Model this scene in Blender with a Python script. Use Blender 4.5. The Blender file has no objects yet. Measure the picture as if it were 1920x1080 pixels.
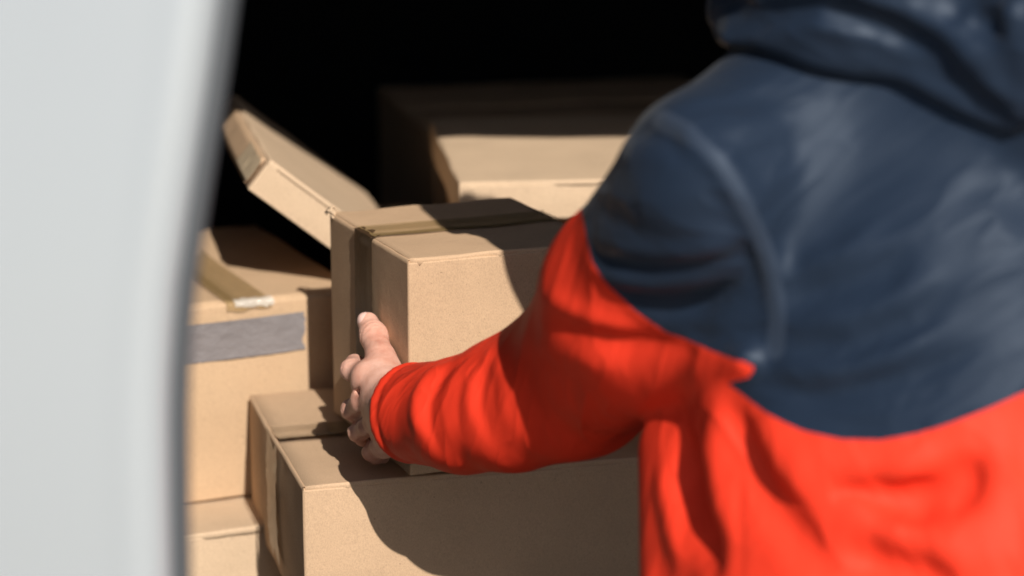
import bpy, bmesh, math, random
import numpy as np
from mathutils import Vector, Matrix

# ------------------------------------------------------------------ camera, sky, sun, exposure
scene = bpy.context.scene
CAM_Z = 1.55
FOCAL, PITCH = 80.0, math.radians(13.7)
cam_data = bpy.data.cameras.new('camera')
cam_data.lens = FOCAL
cam_data.sensor_width = 36.0
cam_data.clip_start = 0.05
cam_data.clip_end = 2000.0
cam_data.dof.use_dof = True
cam_data.dof.focus_distance = 2.06
cam_data.dof.aperture_fstop = 2.8
cam = bpy.data.objects.new('camera', cam_data)
scene.collection.objects.link(cam)
cam.location = (0, 0, CAM_Z)
cam.rotation_euler = (math.radians(90) - PITCH, 0, 0)
scene.camera = cam

SUN_EL, SUN_AZ = math.radians(38), math.radians(17.5)      # azimuth: to the right of straight behind the camera
sun_dir = Vector((math.sin(SUN_AZ) * math.cos(SUN_EL), -math.cos(SUN_AZ) * math.cos(SUN_EL), math.sin(SUN_EL)))
world = bpy.data.worlds.new('World')
scene.world = world
world.use_nodes = True
wn = world.node_tree
bg = wn.nodes['Background']
sky = wn.nodes.new('ShaderNodeTexSky')
sky.sky_type = 'NISHITA'
sky.sun_disc = False
sky.sun_elevation = SUN_EL
sky.sun_rotation = math.atan2(sun_dir.x, sun_dir.y)
wn.links.new(sky.outputs[0], bg.inputs[0])
bg.inputs[1].default_value = 0.092
sun_data = bpy.data.lights.new('sun', 'SUN')
sun_data.energy = 4.9
sun_data.angle = math.radians(0.5)
sun_data.color = (1.0, 0.94, 0.85)
sun = bpy.data.objects.new('sun', sun_data)
scene.collection.objects.link(sun)
sun.rotation_euler = sun_dir.to_track_quat('Z', 'Y').to_euler()
scene.view_settings.view_transform = 'Standard'
scene.view_settings.look = 'None'
scene.view_settings.exposure = 0.38
scene.view_settings.gamma = 1.0
scene.view_settings.use_curve_mapping = False

COL = scene.collection
RNG = np.random.default_rng(5)
random.seed(5)


# ------------------------------------------------------------------ helpers: places and objects
def empty(name, loc=(0, 0, 0), rz=0.0):
    o = bpy.data.objects.new(name, None)
    o.location = loc
    o.rotation_euler = (0, 0, rz)
    o.empty_display_size = 0.05
    COL.objects.link(o)
    return o


def tag(o, label=None, cat=None, group=None, kind=None):
    for k, v in (('label', label), ('category', cat), ('group', group), ('kind', kind)):
        if v:
            o[k] = v
    return o


def mesh_obj(name, verts, faces, mat, parent=None, smooth=True):
    me = bpy.data.meshes.new(name)
    verts = np.asarray(verts, dtype=np.float64)
    if isinstance(faces, np.ndarray):
        faces = faces.tolist()
    me.from_pydata(verts.tolist(), [], faces)
    if smooth:
        me.polygons.foreach_set('use_smooth', [True] * len(me.polygons))
    me.materials.append(mat)
    me.update()
    o = bpy.data.objects.new(name, me)
    COL.objects.link(o)
    if parent:
        o.parent = parent
    return o


def bm_obj(name, bm, mat, parent=None, smooth=False, bevel=0.0, seg=2):
    if bevel:
        bmesh.ops.bevel(bm, geom=bm.edges[:], offset=bevel, segments=seg, affect='EDGES', profile=0.5)
    bmesh.ops.recalc_face_normals(bm, faces=bm.faces[:])
    me = bpy.data.meshes.new(name)
    bm.to_mesh(me)
    bm.free()
    if smooth:
        me.polygons.foreach_set('use_smooth', [True] * len(me.polygons))
    me.materials.append(mat)
    o = bpy.data.objects.new(name, me)
    COL.objects.link(o)
    if parent:
        o.parent = parent
    return o


def bm_box(bm, lo, hi, mtx=None):
    lo, hi = Vector(lo), Vector(hi)
    m = Matrix.Translation((lo + hi) / 2) @ Matrix.Diagonal((*(hi - lo), 1))
    if mtx:
        m = mtx @ m
    return bmesh.ops.create_cube(bm, size=1, matrix=m)


# ------------------------------------------------------------------ helpers: materials
def material(name, col, rough=0.6, spec=0.4, build=None):
    m = bpy.data.materials.new(name)
    m.use_nodes = True
    n, l = m.node_tree.nodes, m.node_tree.links
    b = n['Principled BSDF']
    b.inputs['Base Color'].default_value = (*col, 1)
    b.inputs['Roughness'].default_value = rough
    b.inputs['Specular IOR Level'].default_value = spec
    if build:
        build(n, l, b)
    return m


def node(n, kind, **kw):
    x = n.new(kind)
    for k, v in kw.items():
        if k in x.inputs:
            x.inputs[k].default_value = v
        else:
            setattr(x, k, v)
    return x


def ramp(n, l, fac, stops):
    r = n.new('ShaderNodeValToRGB')
    e = r.color_ramp.elements
    while len(e) < len(stops):
        e.new(0.5)
    for i, (p, c) in enumerate(stops):
        e[i].position = p
        e[i].color = (*c, 1) if len(c) == 3 else c
    l.new(fac, r.inputs[0])
    return r.outputs[0]


def noise(n, l, vec, scale, detail=4.0, rough=0.6, stretch=None):
    if stretch:
        mp = n.new('ShaderNodeMapping')
        mp.inputs['Scale'].default_value = stretch
        l.new(vec, mp.inputs[0])
        vec = mp.outputs[0]
    t = node(n, 'ShaderNodeTexNoise', Scale=scale, Detail=detail, Roughness=rough)
    l.new(vec, t.inputs['Vector'])
    return t.outputs[0]


def mix(n, l, fac, a, b, mode='MIX'):
    m = n.new('ShaderNodeMix')
    m.data_type = 'RGBA'
    m.blend_type = mode
    for sock, v in ((m.inputs[0], fac), (m.inputs[6], a), (m.inputs[7], b)):
        if hasattr(v, 'links'):
            l.new(v, sock)
        elif isinstance(v, (int, float)):
            sock.default_value = v
        else:
            sock.default_value = (*v, 1)
    return m.outputs[2]


def bump(n, l, b, height, strength, dist, chain=None):
    x = node(n, 'ShaderNodeBump', Strength=strength, Distance=dist)
    l.new(height, x.inputs['Height'])
    if chain:
        l.new(chain, x.inputs['Normal'])
    l.new(x.outputs[0], b.inputs['Normal'])
    return x.outputs[0]


def cardboard(name, col, dirt=0.35, flute=None):
    def build(n, l, b):
        tc = n.new('ShaderNodeTexCoord').outputs['Object']
        base = col
        dark = tuple(c * 0.92 for c in col)
        light = tuple(min(1, c * 1.05) for c in col)
        big = noise(n, l, tc, 9, 5, 0.62)
        c1 = ramp(n, l, big, [(0.30, dark), (0.52, base), (0.75, light)])
        fib = noise(n, l, tc, 950, 3, 0.7, (1, 1, 0.6))
        c2 = mix(n, l, 0.42, c1, ramp(n, l, fib, [(0.33, (0.62, 0.62, 0.62)), (0.5, (1, 1, 1)), (0.68, (1.25, 1.25, 1.25))]), 'MULTIPLY')
        fleck = noise(n, l, tc, 330, 2, 0.5)
        c3 = mix(n, l, ramp(n, l, fleck, [(0.725, (0, 0, 0)), (0.745, (0.6, 0.6, 0.6))]), c2, tuple(c * 0.35 for c in col))
        grime = noise(n, l, tc, 3.5, 7, 0.75)
        c4 = mix(n, l, ramp(n, l, grime, [(0.52, (0, 0, 0)), (0.85, (dirt, dirt, dirt))]), c3, tuple(c * 0.5 for c in col))
        # worn, paler fibres along the folds and edges
        bv = node(n, 'ShaderNodeBevel', Radius=0.0022)
        bv.samples = 4
        ge = n.new('ShaderNodeNewGeometry')
        dt = n.new('ShaderNodeVectorMath')
        dt.operation = 'DOT_PRODUCT'
        l.new(bv.outputs[0], dt.inputs[0])
        l.new(ge.outputs['Normal'], dt.inputs[1])
        ed = ramp(n, l, dt.outputs['Value'], [(0.80, (1, 1, 1)), (0.985, (0, 0, 0))])
        wr = ramp(n, l, noise(n, l, tc, 42, 4, 0.7), [(0.40, (0, 0, 0)), (0.62, (0.8, 0.8, 0.8))])
        c4 = mix(n, l, mix(n, l, 1.0, ed, wr, 'MULTIPLY'), c4, tuple(min(1, c * 1.38) for c in col))
        l.new(c4, b.inputs['Base Color'])
        nb = bump(n, l, b, fib, 0.45, 0.0003)
        nb = bump(n, l, b, noise(n, l, tc, 26, 4, 0.6), 0.25, 0.003, nb)
        if flute:
            w = node(n, 'ShaderNodeTexWave', Scale=flute, Distortion=0.6, Detail=1.0)
            w.bands_direction = 'Y'
            l.new(tc, w.inputs[0])
            bump(n, l, b, w.outputs[0], 0.35, 0.0006, nb)
    return material(name, col, 0.78, 0.25, build)


KRAFT = cardboard('kraft_board', (0.455, 0.306, 0.192), 0.25)
KRAFT_PALE = cardboard('pale_kraft_board', (0.50, 0.366, 0.248), 0.2)
KRAFT_WARM = cardboard('scuffed_kraft_board', (0.465, 0.318, 0.198), 0.45)
KRAFT_FLUTE = cardboard('fluted_kraft_board', (0.455, 0.31, 0.198), 0.3, flute=90)
KRAFT_ORANGE = cardboard('orange_kraft_board', (0.47, 0.29, 0.12), 0.3)


def tape_mat(name, col, rough, alpha, wr=0.6):
    def build(n, l, b):
        tc = n.new('ShaderNodeTexCoord').outputs['Object']
        t = noise(n, l, tc, 60, 4, 0.65)
        l.new(mix(n, l, t, tuple(c * 0.75 for c in col), tuple(min(1, c * 1.25) for c in col)), b.inputs['Base Color'])
        b.inputs['Alpha'].default_value = alpha
        nb = bump(n, l, b, noise(n, l, tc, 420, 2, 0.6), 0.35, 0.0006)
        bump(n, l, b, noise(n, l, tc, 45, 5, 0.7, (1, 1, 0.4)), wr, 0.0025, nb)
    return material(name, col, rough, 0.3, build)


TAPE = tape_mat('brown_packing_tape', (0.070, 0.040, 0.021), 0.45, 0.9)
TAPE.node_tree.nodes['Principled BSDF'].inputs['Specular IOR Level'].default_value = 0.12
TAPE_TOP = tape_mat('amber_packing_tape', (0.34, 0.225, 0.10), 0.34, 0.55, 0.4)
TAPE_CLEAR = tape_mat('clear_packing_tape', (0.38, 0.265, 0.16), 0.18, 0.5, 0.9)
TAPE_SHINY = tape_mat('shiny_clear_tape', (0.72, 0.68, 0.62), 0.08, 0.5, 1.0)
TAPE_SHINY.node_tree.nodes['Principled BSDF'].inputs['Specular IOR Level'].default_value = 1.0
TAPE_PALE = tape_mat('pale_paper_tape', (0.60, 0.47, 0.32), 0.35, 0.85, 0.7)


def duct_build(n, l, b):
    tc = n.new('ShaderNodeTexCoord').outputs['Object']
    t = noise(n, l, tc, 25, 5, 0.7)
    l.new(mix(n, l, t, (0.150, 0.136, 0.138), (0.220, 0.200, 0.203)), b.inputs['Base Color'])
    w = node(n, 'ShaderNodeTexWave', Scale=130.0, Distortion=0.3)
    w.bands_direction = 'Z'
    l.new(tc, w.inputs[0])
    nb = bump(n, l, b, w.outputs[0], 0.12, 0.0004)
    bump(n, l, b, noise(n, l, tc, 26, 5, 0.65, (1, 1, 1.4)), 0.8, 0.006, nb)


DUCT = material('grey_duct_tape', (0.22, 0.215, 0.22), 0.6, 0.2, duct_build)


def fabric(name, col, rough, sheen, spec=0.35, crease=(), weave=0.3):
    """thin woven cloth; crease: (along, scale, stretch, height in m, amount) sets of sharp wrinkles running along a direction"""
    def build(n, l, b):
        tc = n.new('ShaderNodeTexCoord').outputs['Object']
        t = noise(n, l, tc, 14, 5, 0.6)
        l.new(mix(n, l, t, tuple(c * 0.88 for c in col), tuple(min(1, c * 1.12) for c in col)), b.inputs['Base Color'])
        b.inputs['Specular Tint'].default_value = (0.7, 0.82, 1.0, 1) if col[2] > col[0] else (1, 0.8, 0.75, 1)
        b.inputs['Sheen Weight'].default_value = sheen
        b.inputs['Sheen Roughness'].default_value = 0.45
        nb = bump(n, l, b, noise(n, l, tc, 1500, 2, 0.5), weave, 0.0003)
        for along, scale, stretch, height, amount in crease:
            q = Vector(along).normalized().to_track_quat('X', 'Z').inverted().to_euler()
            mp = n.new('ShaderNodeMapping')
            mp.vector_type = 'POINT'
            mp.inputs['Rotation'].default_value = q
            l.new(tc, mp.inputs[0])
            warp = node(n, 'ShaderNodeTexNoise', Scale=scale * 0.35, Detail=2.0)
            l.new(mp.outputs[0], warp.inputs['Vector'])
            wv = n.new('ShaderNodeVectorMath')
            wv.operation = 'MULTIPLY_ADD'
            wv.inputs[1].default_value = (0.5 / scale,) * 3
            l.new(warp.outputs['Color'], wv.inputs[0])
            l.new(mp.outputs[0], wv.inputs[2])
            m2 = n.new('ShaderNodeMapping')
            m2.inputs['Scale'].default_value = (1.0 / stretch, 1, 1)
            l.new(wv.outputs[0], m2.inputs[0])
            rd = node(n, 'ShaderNodeTexNoise', Scale=scale, Detail=1.5, Roughness=0.4)
            l.new(m2.outputs[0], rd.inputs['Vector'])
            ab = rd.outputs[0]
            for op, v in (('SUBTRACT', 0.5), ('ABSOLUTE', None), ('MULTIPLY', -5.0), ('ADD', 1.0), ('MAXIMUM', 0.0), ('POWER', 1.7)):
                mt = n.new('ShaderNodeMath')
                mt.operation = op
                l.new(ab, mt.inputs[0])
                if v is not None:
                    mt.inputs[1].default_value = v
                ab = mt.outputs[0]
            nb = bump(n, l, b, ab, amount, height, nb)
    return material(name, col, rough, spec, build)


NAVY_C, RED_C = (0.0095, 0.0165, 0.031), (0.63, 0.036, 0.015)
NAVY = fabric('navy_nylon', NAVY_C, 0.50, 0.05, 0.16, [((1, -.2, .5), 13, 6.0, 0.010, 0.26), ((1, 0, .8), 46, 6.0, 0.003, 0.22)])
NAVY_SLEEVE = fabric('navy_sleeve_nylon', NAVY_C, 0.46, 0.05, 0.20, [((1, -.5, .1), 15, 5.0, 0.010, 0.35), ((1, -.3, -.2), 36, 4.0, 0.003, 0.3)])
RED = fabric('red_orange_nylon', RED_C, 0.6, 0.0, 0.14, [((.7, -.1, -.7), 11, 5.0, 0.014, 0.38), ((.3, 0, -1), 38, 5.0, 0.002, 0.35)])
RED_SLEEVE = fabric('red_sleeve_nylon', RED_C, 0.6, 0.0, 0.14, [((.25, -.5, 1), 14, 5.0, 0.010, 0.32), ((.2, -.4, 1), 50, 5.0, 0.002, 0.3)])
NAVY_LIT_BAND = fabric('navy_lit_seam', (0.019, 0.028, 0.046), 0.55, 0.1, 0.2)  # same navy cloth, paler: sunlit gloss along the armhole put into the colour
TROUSER = fabric('dark_work_cloth', (0.03, 0.033, 0.045), 0.8, 0.1)


def skin_build(n, l, b):
    tc = n.new('ShaderNodeTexCoord').outputs['Object']
    t = noise(n, l, tc, 38, 5, 0.65)
    c = ramp(n, l, t, [(0.3, (0.44, 0.19, 0.135)), (0.5, (0.55, 0.295, 0.22)), (0.7, (0.63, 0.375, 0.295))])
    l.new(c, b.inputs['Base Color'])
    b.inputs['Subsurface Weight'].default_value = 0.08
    b.inputs['Subsurface Radius'].default_value = (0.9, 0.35, 0.2)
    b.inputs['Subsurface Scale'].default_value = 0.006
    nb = bump(n, l, b, noise(n, l, tc, 900, 3, 0.6), 0.35, 0.0005)
    v = node(n, 'ShaderNodeTexVoronoi', Scale=650.0)
    l.new(tc, v.inputs['Vector'])
    nb = bump(n, l, b, v.outputs[0], 0.25, 0.0004, nb)
    bump(n, l, b, noise(n, l, tc, 110, 4, 0.6), 0.4, 0.0012, nb)


SKIN = material('skin', (0.6, 0.36, 0.28), 0.48, 0.4, skin_build)
NAIL = material('finger_nail', (0.68, 0.44, 0.38), 0.3, 0.5)
HAIR = material('brown_hair', (0.04, 0.022, 0.014), 0.6, 0.3)
RUBBER = material('black_rubber', (0.025, 0.026, 0.028), 0.6, 0.3)
SEAL = material('grey_rubber_seal', (0.055, 0.06, 0.066), 0.5, 0.35)
LINING = material('dark_van_lining', (0.012, 0.012, 0.013), 0.9, 0.1)


def paint_build(n, l, b):
    tc = n.new('ShaderNodeTexCoord').outputs['Object']
    t = noise(n, l, tc, 2.0, 3, 0.5)
    l.new(mix(n, l, t, (0.285, 0.306, 0.322), (0.300, 0.320, 0.335)), b.inputs['Base Color'])
    b.inputs['Coat Weight'].default_value = 0.25
    b.inputs['Coat Roughness'].default_value = 0.08
    bump(n, l, b, noise(n, l, tc, 350, 2, 0.5), 0.04, 0.0005)


PAINT = material('white_van_paint', (0.75, 0.76, 0.77), 0.35, 0.45, paint_build)


def ground_build(n, l, b):
    tc = n.new('ShaderNodeTexCoord').outputs['Object']
    t = noise(n, l, tc, 60, 6, 0.7)
    l.new(ramp(n, l, t, [(0.3, (0.34, 0.305, 0.26)), (0.7, (0.46, 0.415, 0.355))]), b.inputs['Base Color'])
    bump(n, l, b, t, 0.6, 0.01)


PAVING = material('worn_concrete', (0.17, 0.16, 0.15), 0.9, 0.2, ground_build)

# ------------------------------------------------------------------ setting: ground
mesh_obj('ground', [(-300, -300, 0), (300, -300, 0), (300, 300, 0), (-300, 300, 0)], [(0, 1, 2, 3)], PAVING, smooth=False)
tag(bpy.data.objects['ground'], 'grey concrete yard the van and the person stand on', kind='structure')


# ------------------------------------------------------------------ the van
FLOOR_Z = 0.60
VAN_L, VAN_R, VAN_BACK, VAN_FRONT, ROOF = -0.88, 0.80, 1.56, 4.3, 1.92


def rear_y(z):
    """the rear opening rakes forward towards the roof"""
    return VAN_BACK + max(0.0, z - 1.05) ** 1.4 * 0.142


van = empty('delivery_van', (0, 2.6, 0))
tag(van, 'white delivery van with its rear door ajar and a dark load space', 'van')


def van_part(name, bm, mat, bevel=0.0, seg=2, smooth=False, parent=None):
    o = bm_obj(name, bm, mat, None, smooth, bevel, seg)
    o.parent = parent or van
    if not parent:
        o.matrix_parent_inverse = Matrix.Translation((0, -2.6, 0))
    return o


bm = bmesh.new()
bm_box(bm, (VAN_L - 0.06, VAN_BACK + 0.0, FLOOR_Z - 0.08), (VAN_R + 0.06, VAN_FRONT, FLOOR_Z))
van_part('load_floor', bm, LINING)
for nm, xa, xb in (('side_wall', VAN_L - 0.06, VAN_L), ('side_wall', VAN_R, VAN_R + 0.06)):
    for part, x0, x1, m in (('outer', xa if xa < 0 else xb - 0.02, xa + 0.02 if xa < 0 else xb, PAINT), ('inner', xa + 0.021 if xa < 0 else xa, xb if xa < 0 else xb - 0.021, LINING)):
        bm = bmesh.new()
        zs = [FLOOR_Z - 0.2 if part == 'outer' else FLOOR_Z + 0.001, 1.05, 1.3, 1.6, 1.8, ROOF]
        ring = []
        for z in zs:
            ring.append([bm.verts.new(p) for p in ((x0, rear_y(z) + 0.01, z), (x1, rear_y(z) + 0.01, z), (x1, VAN_FRONT, z), (x0, VAN_FRONT, z))])
        for a, b in zip(ring, ring[1:]):
            for i in range(4):
                bm.faces.new((a[i], a[(i + 1) % 4], b[(i + 1) % 4], b[i]))
        bm.faces.new(ring[0])
        bm.faces.new(ring[-1])
        van_part('side_wall' if part == 'outer' else 'wall_lining', bm, m)
bm = bmesh.new()
bm_box(bm, (VAN_L - 0.06, rear_y(ROOF), ROOF + 0.002), (VAN_R + 0.06, VAN_FRONT, ROOF + 0.05))
van_part('roof', bm, PAINT, 0.015)
bm = bmesh.new()
bm_box(bm, (VAN_L + 0.002, rear_y(ROOF) + 0.02, ROOF - 0.03), (VAN_R - 0.002, VAN_FRONT - 0.05, ROOF))
van_part('roof_lining', bm, LINING)
bm = bmesh.new()
bm_box(bm, (VAN_L, VAN_FRONT - 0.04, FLOOR_Z + 0.002), (VAN_R, VAN_FRONT, ROOF - 0.032))
van_part('bulkhead', bm, LINING)
bm = bmesh.new()
bm_box(bm, (VAN_L - 0.06, VAN_BACK - 0.10, 0.42), (VAN_R + 0.06, VAN_BACK - 0.004, 0.59))
van_part('rear_bumper', bm, RUBBER, 0.03, 3)
bm = bmesh.new()
bm_box(bm, (VAN_L - 0.058, VAN_FRONT + 0.002, 0.4), (VAN_R + 0.058, VAN_FRONT + 1.5, 1.25))
van_part('cab_lower', bm, PAINT, 0.12, 4)
bm = bmesh.new()
bm_box(bm, (VAN_L - 0.02, VAN_FRONT + 0.002, 1.252), (VAN_R + 0.02, VAN_FRONT + 0.9, 1.9))
van_part('cab_upper', bm, PAINT, 0.15, 4)
for x in (VAN_L - 0.02, VAN_R + 0.02):
    for y in (2.3, 4.9):
        bm = bmesh.new()
        bmesh.ops.create_cone(bm, cap_ends=True, segments=36, radius1=0.33, radius2=0.33, depth=0.2,
                              matrix=Matrix.Translation((x, y, 0.33)) @ Matrix.Rotation(math.pi / 2, 4, 'Y'))
        w = van_part('wheel', bm, RUBBER, 0.02, 2)
        bm = bmesh.new()
        bmesh.ops.create_cone(bm, cap_ends=True, segments=30, radius1=0.2, radius2=0.18, depth=0.212,
                              matrix=Matrix.Translation((x, y, 0.33)) @ Matrix.Rotation(math.pi / 2, 4, 'Y'))
        rim = bm_obj('rim', bm, SEAL)
        rim.parent = w


def door_profile(z):
    """how far the door skin leans inwards (towards the load space) at a height"""
    return 0.0 if z < 1.14 else min(0.22, 0.22 * (z - 1.14) ** 1.3)


def edge_shift(z):
    """the free edge of the door sweeps across towards the top"""
    return float(np.interp(z, [1.0, 1.17, 1.21, 1.25, 1.306, 1.362, 1.418, 1.6, 1.9], [0, .0, .0012, .0045, .0125, .0205, .027, .044, .06]))


def make_door(free, ang, width, hinge_left=True):
    """free: xy of the free edge; ang: direction of the outer normal; built as a thick pressed panel with rolled edges"""
    nrm = np.array([math.cos(ang), math.sin(ang), 0])
    tan = np.array([-nrm[1], nrm[0], 0])            # along the door, to the right as seen from outside
    if not hinge_left:
        tan = -tan
    zs = np.r_[np.linspace(0.50, 1.9, 57)]
    R, T = 0.020, 0.032
    prof = []                                        # (s along the door measured from the free edge, depth inwards)
    for s in np.linspace(-width, -R - 0.02, 14):
        prof.append((s, 0.0012 * math.sin(s * 9)))
    for s in np.linspace(-R - 0.015, -R, 3):
        prof.append((s, 0))
    for k in range(1, 13):
        a = k / 12 * math.pi * 0.5
        prof.append((-R + R * math.sin(a), R * (1 - math.cos(a))))
    prof += [(0.0, T - 0.008), (-0.004, T - 0.002), (-0.010, T), (-0.05, T), (-width + 0.01, T)]
    V, F = [], []
    m = len(prof)
    for z in zs:
        for s, dp in prof:
            p = np.array([free[0], free[1], 0]) + tan * (s + edge_shift(z)) - nrm * (dp + door_profile(z) - 0.012 * math.sin(math.pi * min(1, max(0, (z - 0.5) / 0.65))))
            V.append((p[0], p[1], z))
    for i in range(len(zs) - 1):
        for j in range(m):
            a, b = i * m + j, i * m + (j + 1) % m
            F.append((a, b, b + m, a + m) if hinge_left else (a, a + m, b + m, b))
    F.append(tuple(range(m)))
    F.append(tuple(range((len(zs) - 1) * m, len(zs) * m)))
    d = mesh_obj('rear_door', V, F, PAINT)
    d.parent = van
    d.matrix_parent_inverse = Matrix.Translation((0, -2.6, 0))
    V, F = [], []
    K = 10
    for z in zs:
        c = np.array([free[0], free[1], 0]) + tan * (0.0015 + edge_shift(z)) - nrm * (T - 0.004 + door_profile(z) - 0.012 * math.sin(math.pi * min(1, max(0, (z - 0.5) / 0.65))))
        for k in range(K):
            a = 2 * math.pi * k / K
            q = c + tan * 0.0075 * math.cos(a) + nrm * 0.0085 * math.sin(a)
            V.append((q[0], q[1], z))
    for i in range(len(zs) - 1):
        for k in range(K):
            a, b = i * K + k, i * K + (k + 1) % K
            F.append((a, b, b + K, a + K))
    s = mesh_obj('door_seal', V, F, SEAL)
    s.parent = d
    return d


DOOR_FREE = (-0.1975, 1.21)
make_door(DOOR_FREE, math.atan2(-0.985, -0.17), 0.74)
make_door((1.08, 0.84), math.atan2(0.42, 0.91), 0.70, True)


# ------------------------------------------------------------------ cartons
def carton(name, corner, yaw, size, mat, seam='x', label='', slit=0.0015, bow=0.002, rough=0.0009, lid=False, flap_drop=0.0):
    """A taped carton. corner: front left top corner (x, y, z-top); size (W, D, H).
    Walls are one folded tube of board; two top flaps meet at a seam along x or y."""
    W, D, H = size
    root = empty(name, (corner[0], corner[1], corner[2] - H), yaw)
    tag(root, label, 'box', 'cardboard boxes stacked in the van')
    r, th = 0.0018, 0.004
    ph = RNG.uniform(0, 6, 8)

    def wob(x, y, z):
        return rough * (math.sin(x * 31 + ph[0] + z * 12) + math.sin(y * 27 + ph[1] + z * 19) + 0.7 * math.sin(z * 43 + x * 17 + ph[2]) + 0.5 * math.sin((x + y) * 90 + ph[3]))
    per = []
    N = 14
    corners = [(0, 0), (W, 0), (W, D), (0, D)]
    nrm = [(0, -1), (1, 0), (0, 1), (-1, 0)]
    for i in range(4):
        (x0, y0), (x1, y1) = corners[i], corners[(i + 1) % 4]
        L = math.hypot(x1 - x0, y1 - y0)
        ux, uy = (x1 - x0) / L, (y1 - y0) / L
        for k in range(N + 1):
            t = r + (L - 2 * r) * k / N
            if k == 1:
                t = r + 0.0012
            if k == N - 1:
                t = L - r - 0.0012
            per.append((x0 + ux * t, y0 + uy * t, nrm[i][0], nrm[i][1], math.sin(math.pi * t / L)))
        nx, ny = nrm[i][0] + nrm[(i + 1) % 4][0], nrm[i][1] + nrm[(i + 1) % 4][1]
        per.append((x1 + (-ux) * r * 0.3 - (nrm[i][0] * 0.3 * r) * 1.0, y1 - uy * r * 0.3 - nrm[i][1] * 0.3 * r, nx * 0.7, ny * 0.7, 0))
    hinge_faces = (0, 2) if seam == 'x' else (1, 3)
    M = len(per)
    zs = [0.0, 0.0015] + list(np.linspace(0.006, H - 0.010, 12)) + [H - 0.0055, H - 0.004]
    V, F = [], []
    for z in zs:
        sz = math.sin(math.pi * z / H)
        for i, (x, y, nx, ny, bw) in enumerate(per):
            side = i // (N + 2)
            k = bow * bw * sz + wob(x, y, z) * (0.25 + 0.75 * bw)
            zz = z
            if z == zs[-1]:
                zz = z + (0.0 if side in hinge_faces else 0.0028) + rough * 0.6 * math.sin(x * 120 + y * 140 + ph[4])
            V.append((x + nx * k, y + ny * k, zz))
    for a in range(len(zs) - 1):
        for i in range(M):
            j = (i + 1) % M
            F.append((a * M + i, a * M + j, (a + 1) * M + j, (a + 1) * M + i))
    base = len(V)
    for i, (x, y, nx, ny, bw) in enumerate(per):       # board thickness and a lip inside
        for zz in (V[(len(zs) - 1) * M + i][2], H - 0.02):
            V.append((x - nx * th, y - ny * th, zz))
    for i in range(M):
        j = (i + 1) % M
        o = (len(zs) - 1) * M
        F.append((o + i, o + j, base + 2 * j, base + 2 * i))
        F.append((base + 2 * i, base + 2 * j, base + 2 * j + 1, base + 2 * i + 1))
    F.append(tuple(range(M))[::-1])
    mesh_obj('body', V, F, mat, root)
    if lid:                                            # one unbroken top panel
        NX, NY = 16, 16
        xs = [0.0002, 0.0006, 0.0016] + list(np.linspace(0.004, W - 0.004, NX)) + [W - 0.0016, W - 0.0006, W - 0.0002]
        ys = [0.0002, 0.0006, 0.0016] + list(np.linspace(0.004, D - 0.004, NY)) + [D - 0.0016, D - 0.0006, D - 0.0002]
        drop = [0.0026, 0.0010, 0.0002] + [0] * NX + [0.0002, 0.0010, 0.0026]
        V, F = [], []
        for i, x in enumerate(xs):
            for j, y in enumerate(ys):
                dz = -min(0.0026, drop[i] + drop[j]) + 0.7 * wob(x, y, H) * min(1, 4 * math.sin(math.pi * x / W) * math.sin(math.pi * y / D)) + 0.0005 * math.sin(x * 70 + ph[4]) * math.sin(y * 60 + ph[5])
                V.append((x, y, H + dz))
        n = len(xs) * len(ys)
        V += [(x, y, H - 0.006) for x in xs for y in ys]
        m = len(ys)
        for i in range(len(xs) - 1):
            for j in range(m - 1):
                a = i * m + j
                F.append((a, a + m, a + m + 1, a + 1))
                F.append((n + a, n + a + 1, n + a + m + 1, n + a + m))
        rim = [i * m for i in range(len(xs))] + [(len(xs) - 1) * m + j for j in range(1, m)] + [i * m + m - 1 for i in range(len(xs) - 2, -1, -1)] + [j for j in range(m - 2, 0, -1)]
        for a, b in zip(rim, rim[1:] + rim[:1]):
            F.append((a, n + a, n + b, b))
        mesh_obj('lid', V, F, mat, root)
        return root
    # inner minor flaps: a dark board just below the top
    bm = bmesh.new()
    bm_box(bm, (th, th, H - 0.012), (W - th, D - th, H - 0.0085))
    bm_obj('inner_flap', bm, mat, root)
    # the two outer flaps
    along = W if seam == 'x' else D
    across = D if seam == 'x' else W
    for sgn in (0, 1):
        prof = []
        rr = 0.0026
        prof.append((0.0004, H - 0.0075))
        prof.append((0.0001, H - 0.004))
        for k in range(7):
            a = k / 6 * math.pi / 2
            prof.append((rr - rr * math.cos(a), H - rr + rr * math.sin(a)))
        prof.append((rr + 0.001, H))
        for k in range(1, 9):
            prof.append((rr + (across / 2 - rr - slit / 2) * k / 8, H))
        prof.append((across / 2 - slit / 2 - 0.0002, H - 0.0001))
        e = across / 2 - slit / 2
        prof += [(e, H - th), (e * 0.5, H - th), (0.006, H - th), (0.0045, H - 0.0075)]
        n_al = 22
        V, F = [], []
        m = len(prof)
        for q in range(n_al + 1):
            t = q / n_al
            s = 0.0022 + (along - 0.0044) * t
            for j, (c, z) in enumerate(prof):
                u = c / across * 2
                dz = -flap_drop * u * u + wob(s, c * (1 if sgn else -1), z) * 0.8 * min(1, u * 3) + 0.0007 * math.sin(t * 13 + ph[5 + sgn]) * (1 if c < rr else 0.6)
                dz += (0.0004 * (1 if sgn else -1) * u * u)
                cc = c + (0.0004 * math.sin(s * 160 + ph[6]) + 0.0003 * math.sin(s * 411)) * (1 if c < 0.004 else 0.3)
                cc = cc if sgn == 0 else across - cc
                V.append((s, cc, z + dz) if seam == 'x' else (cc, s, z + dz))
        for q in range(n_al):
            for j in range(m):
                a, b = q * m + j, q * m + (j + 1) % m
                F.append((a, b, b + m, a + m))
        F.append(tuple(range(m)))
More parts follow.
